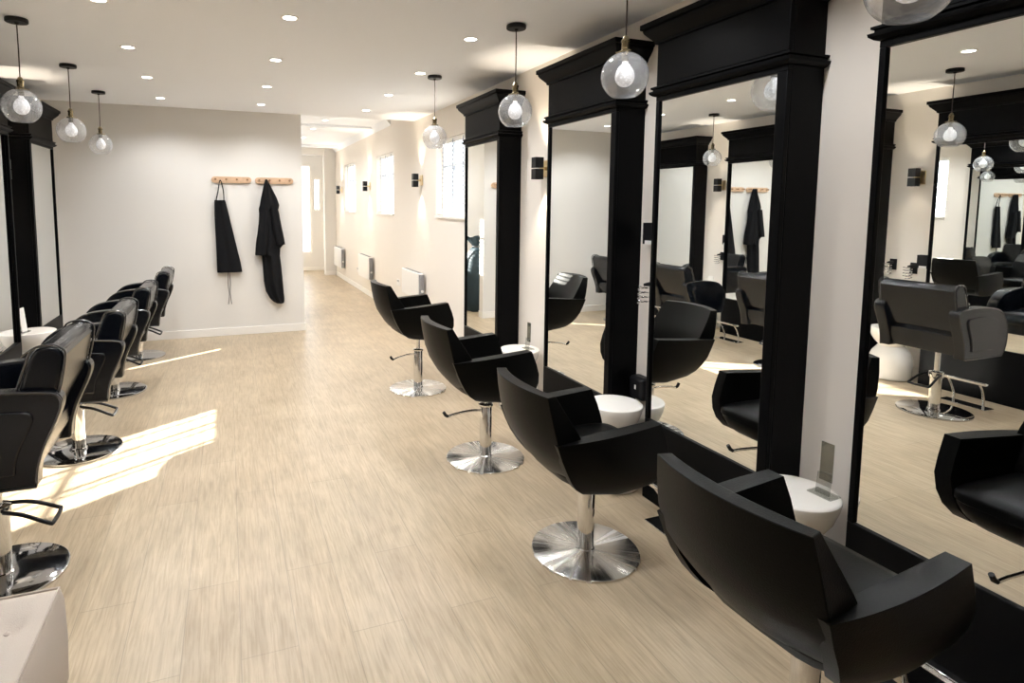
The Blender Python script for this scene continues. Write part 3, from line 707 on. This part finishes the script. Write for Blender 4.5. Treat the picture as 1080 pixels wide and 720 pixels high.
obj('sleeve', cloth([(1.44, -0.115, -0.03), (1.30, -0.125, -0.02), (1.12, -0.15, -0.03), (0.95, -0.172, -0.05), (0.925, -0.170, -0.06)], -0.10, 0.03, 0.008, 2.0, 1.0), 'cloth', t, angle=80)
obj('hanging_loop', tube(B(), smooth_pts([(-0.035, -0.05, 1.77), (-0.03, -0.066, 1.785), (-0.02, -0.05, 1.77)]), 0.005, 6), 'cloth', t)

# ------------------------------------------------------------------ laundry sack in the corridor (seen in the farthest right mirror)
t = thing('laundry_sack', 'tall dark blue crinkled sack standing in the corridor, seen in the farthest mirror', 'sack', (0.64, 7.93, 0), 0)
bm = B(); rs = []
for z, r in ((0, 0.15), (0.015, 0.185), (0.15, 0.20), (0.3, 0.205), (0.45, 0.195), (0.6, 0.20), (0.75, 0.185), (0.86, 0.14), (0.91, 0.09)):
    rs.append([((r*(1+0.06*math.sin(7*a*1+z*9)+0.04*math.sin(3*a+z*21)))*math.cos(a), (r*(1+0.06*math.sin(7*a+z*9)))*math.sin(a), z) for a in [2*PI*k/40 for k in range(40)]])
obj('bag', rings(bm, rs), 'blue', t, angle=80)
bm = B(); rs = []
for z, r in ((0.90, 0.085), (0.93, 0.075), (0.97, 0.11), (1.02, 0.15), (1.06, 0.165), (1.055, 0.15), (1.0, 0.10)):
    rs.append([((r*(1+0.12*math.sin(8*a)))*math.cos(a), (r*(1+0.12*math.sin(8*a)))*math.sin(a), z+0.012*math.sin(4*a)) for a in [2*PI*k/40 for k in range(40)]])
obj('gathered_top', rings(bm, rs), 'blue', t, angle=80)
obj('drawstring', tube(B(), [(0.09*math.cos(a), 0.09*math.sin(a), 0.925) for a in [2*PI*k/24 for k in range(24)]], 0.007, 8, closed=True), 'string', t)

# ------------------------------------------------------------------ taupe bench at the bottom left
t = thing('upholstered_bench', 'taupe upholstered bench with buttoned seat in the bottom left corner', 'bench', (-0.98, 1.525, 0), 0)
def bench_seat():
    # seat pad as a grid, dimpled at the buttons
    bm = B(); nx, ny = 40, 28; hx, hy, z0, z1 = 0.515, 0.345, 0.14, 0.45
    btn = [(-0.26, 0.0), (0.0, 0.16), (0.0, -0.16), (0.436, 0.186), (0.29, -0.13), (0.15, 0.186), (-0.26, 0.2)]
    def top(x, y):
        z = z1
        for bx, by in btn: z -= 0.022 * math.exp(-(((x-bx)**2+(y-by)**2) / 0.0016))
        e = min(hx-abs(x), hy-abs(y)); z -= 0.018 * math.exp(-e/0.018)
        return z
    g = [[bm.verts.new((-hx+2*hx*i/nx, -hy+2*hy*j/ny, top(-hx+2*hx*i/nx, -hy+2*hy*j/ny))) for j in range(ny+1)] for i in range(nx+1)]
    for i in range(nx):
        for j in range(ny): bm.faces.new((g[i][j], g[i+1][j], g[i+1][j+1], g[i][j+1]))
    rim = [g[i][0] for i in range(nx)] + [g[nx][j] for j in range(ny)] + [g[nx-i][ny] for i in range(nx)] + [g[0][ny-j] for j in range(ny)]
    prev = rim
    for z, o in ((z1-0.05, 0.006), (z1-0.16, 0.009), (z0+0.02, 0.006), (z0, -0.004)):
        cur = [bm.verts.new((v.co.x*(1+o/hx), v.co.y*(1+o/hy), z)) for v in rim]
        for k in range(len(rim)):
            q = (k+1) % len(rim); bm.faces.new((prev[k], cur[k], cur[q], prev[q]))
        prev = cur
    bm.faces.new(prev)
    return bm, btn, top
bm, btn, topf = bench_seat()
seat = obj('seat_pad', bm, 'taupe', t, angle=50)
for bx, by in btn: obj('button', lathe(B(), [(0.0001, 0.008), (0.007, 0.006), (0.010, 0.0), (0.0001, -0.002)], 14, (bx, by, topf(bx, by))), 'taupe', seat)
bm = B(); hx, hy = 0.512, 0.342
tube(bm, [(hx, -hy, 0.437), (hx, hy, 0.437), (-hx, hy, 0.437), (-hx, -hy, 0.437)], 0.005, 8, closed=True)
obj('piping', bm, 'taupe', seat)
for sx in (-1, 1):
    for sy in (-1, 1):
        obj('leg', lathe(B(), [(0.0001, 0.0), (0.016, 0.0), (0.024, 0.145), (0.0001, 0.145)], 16, (sx*0.44, sy*0.28, 0)), 'peg', t)
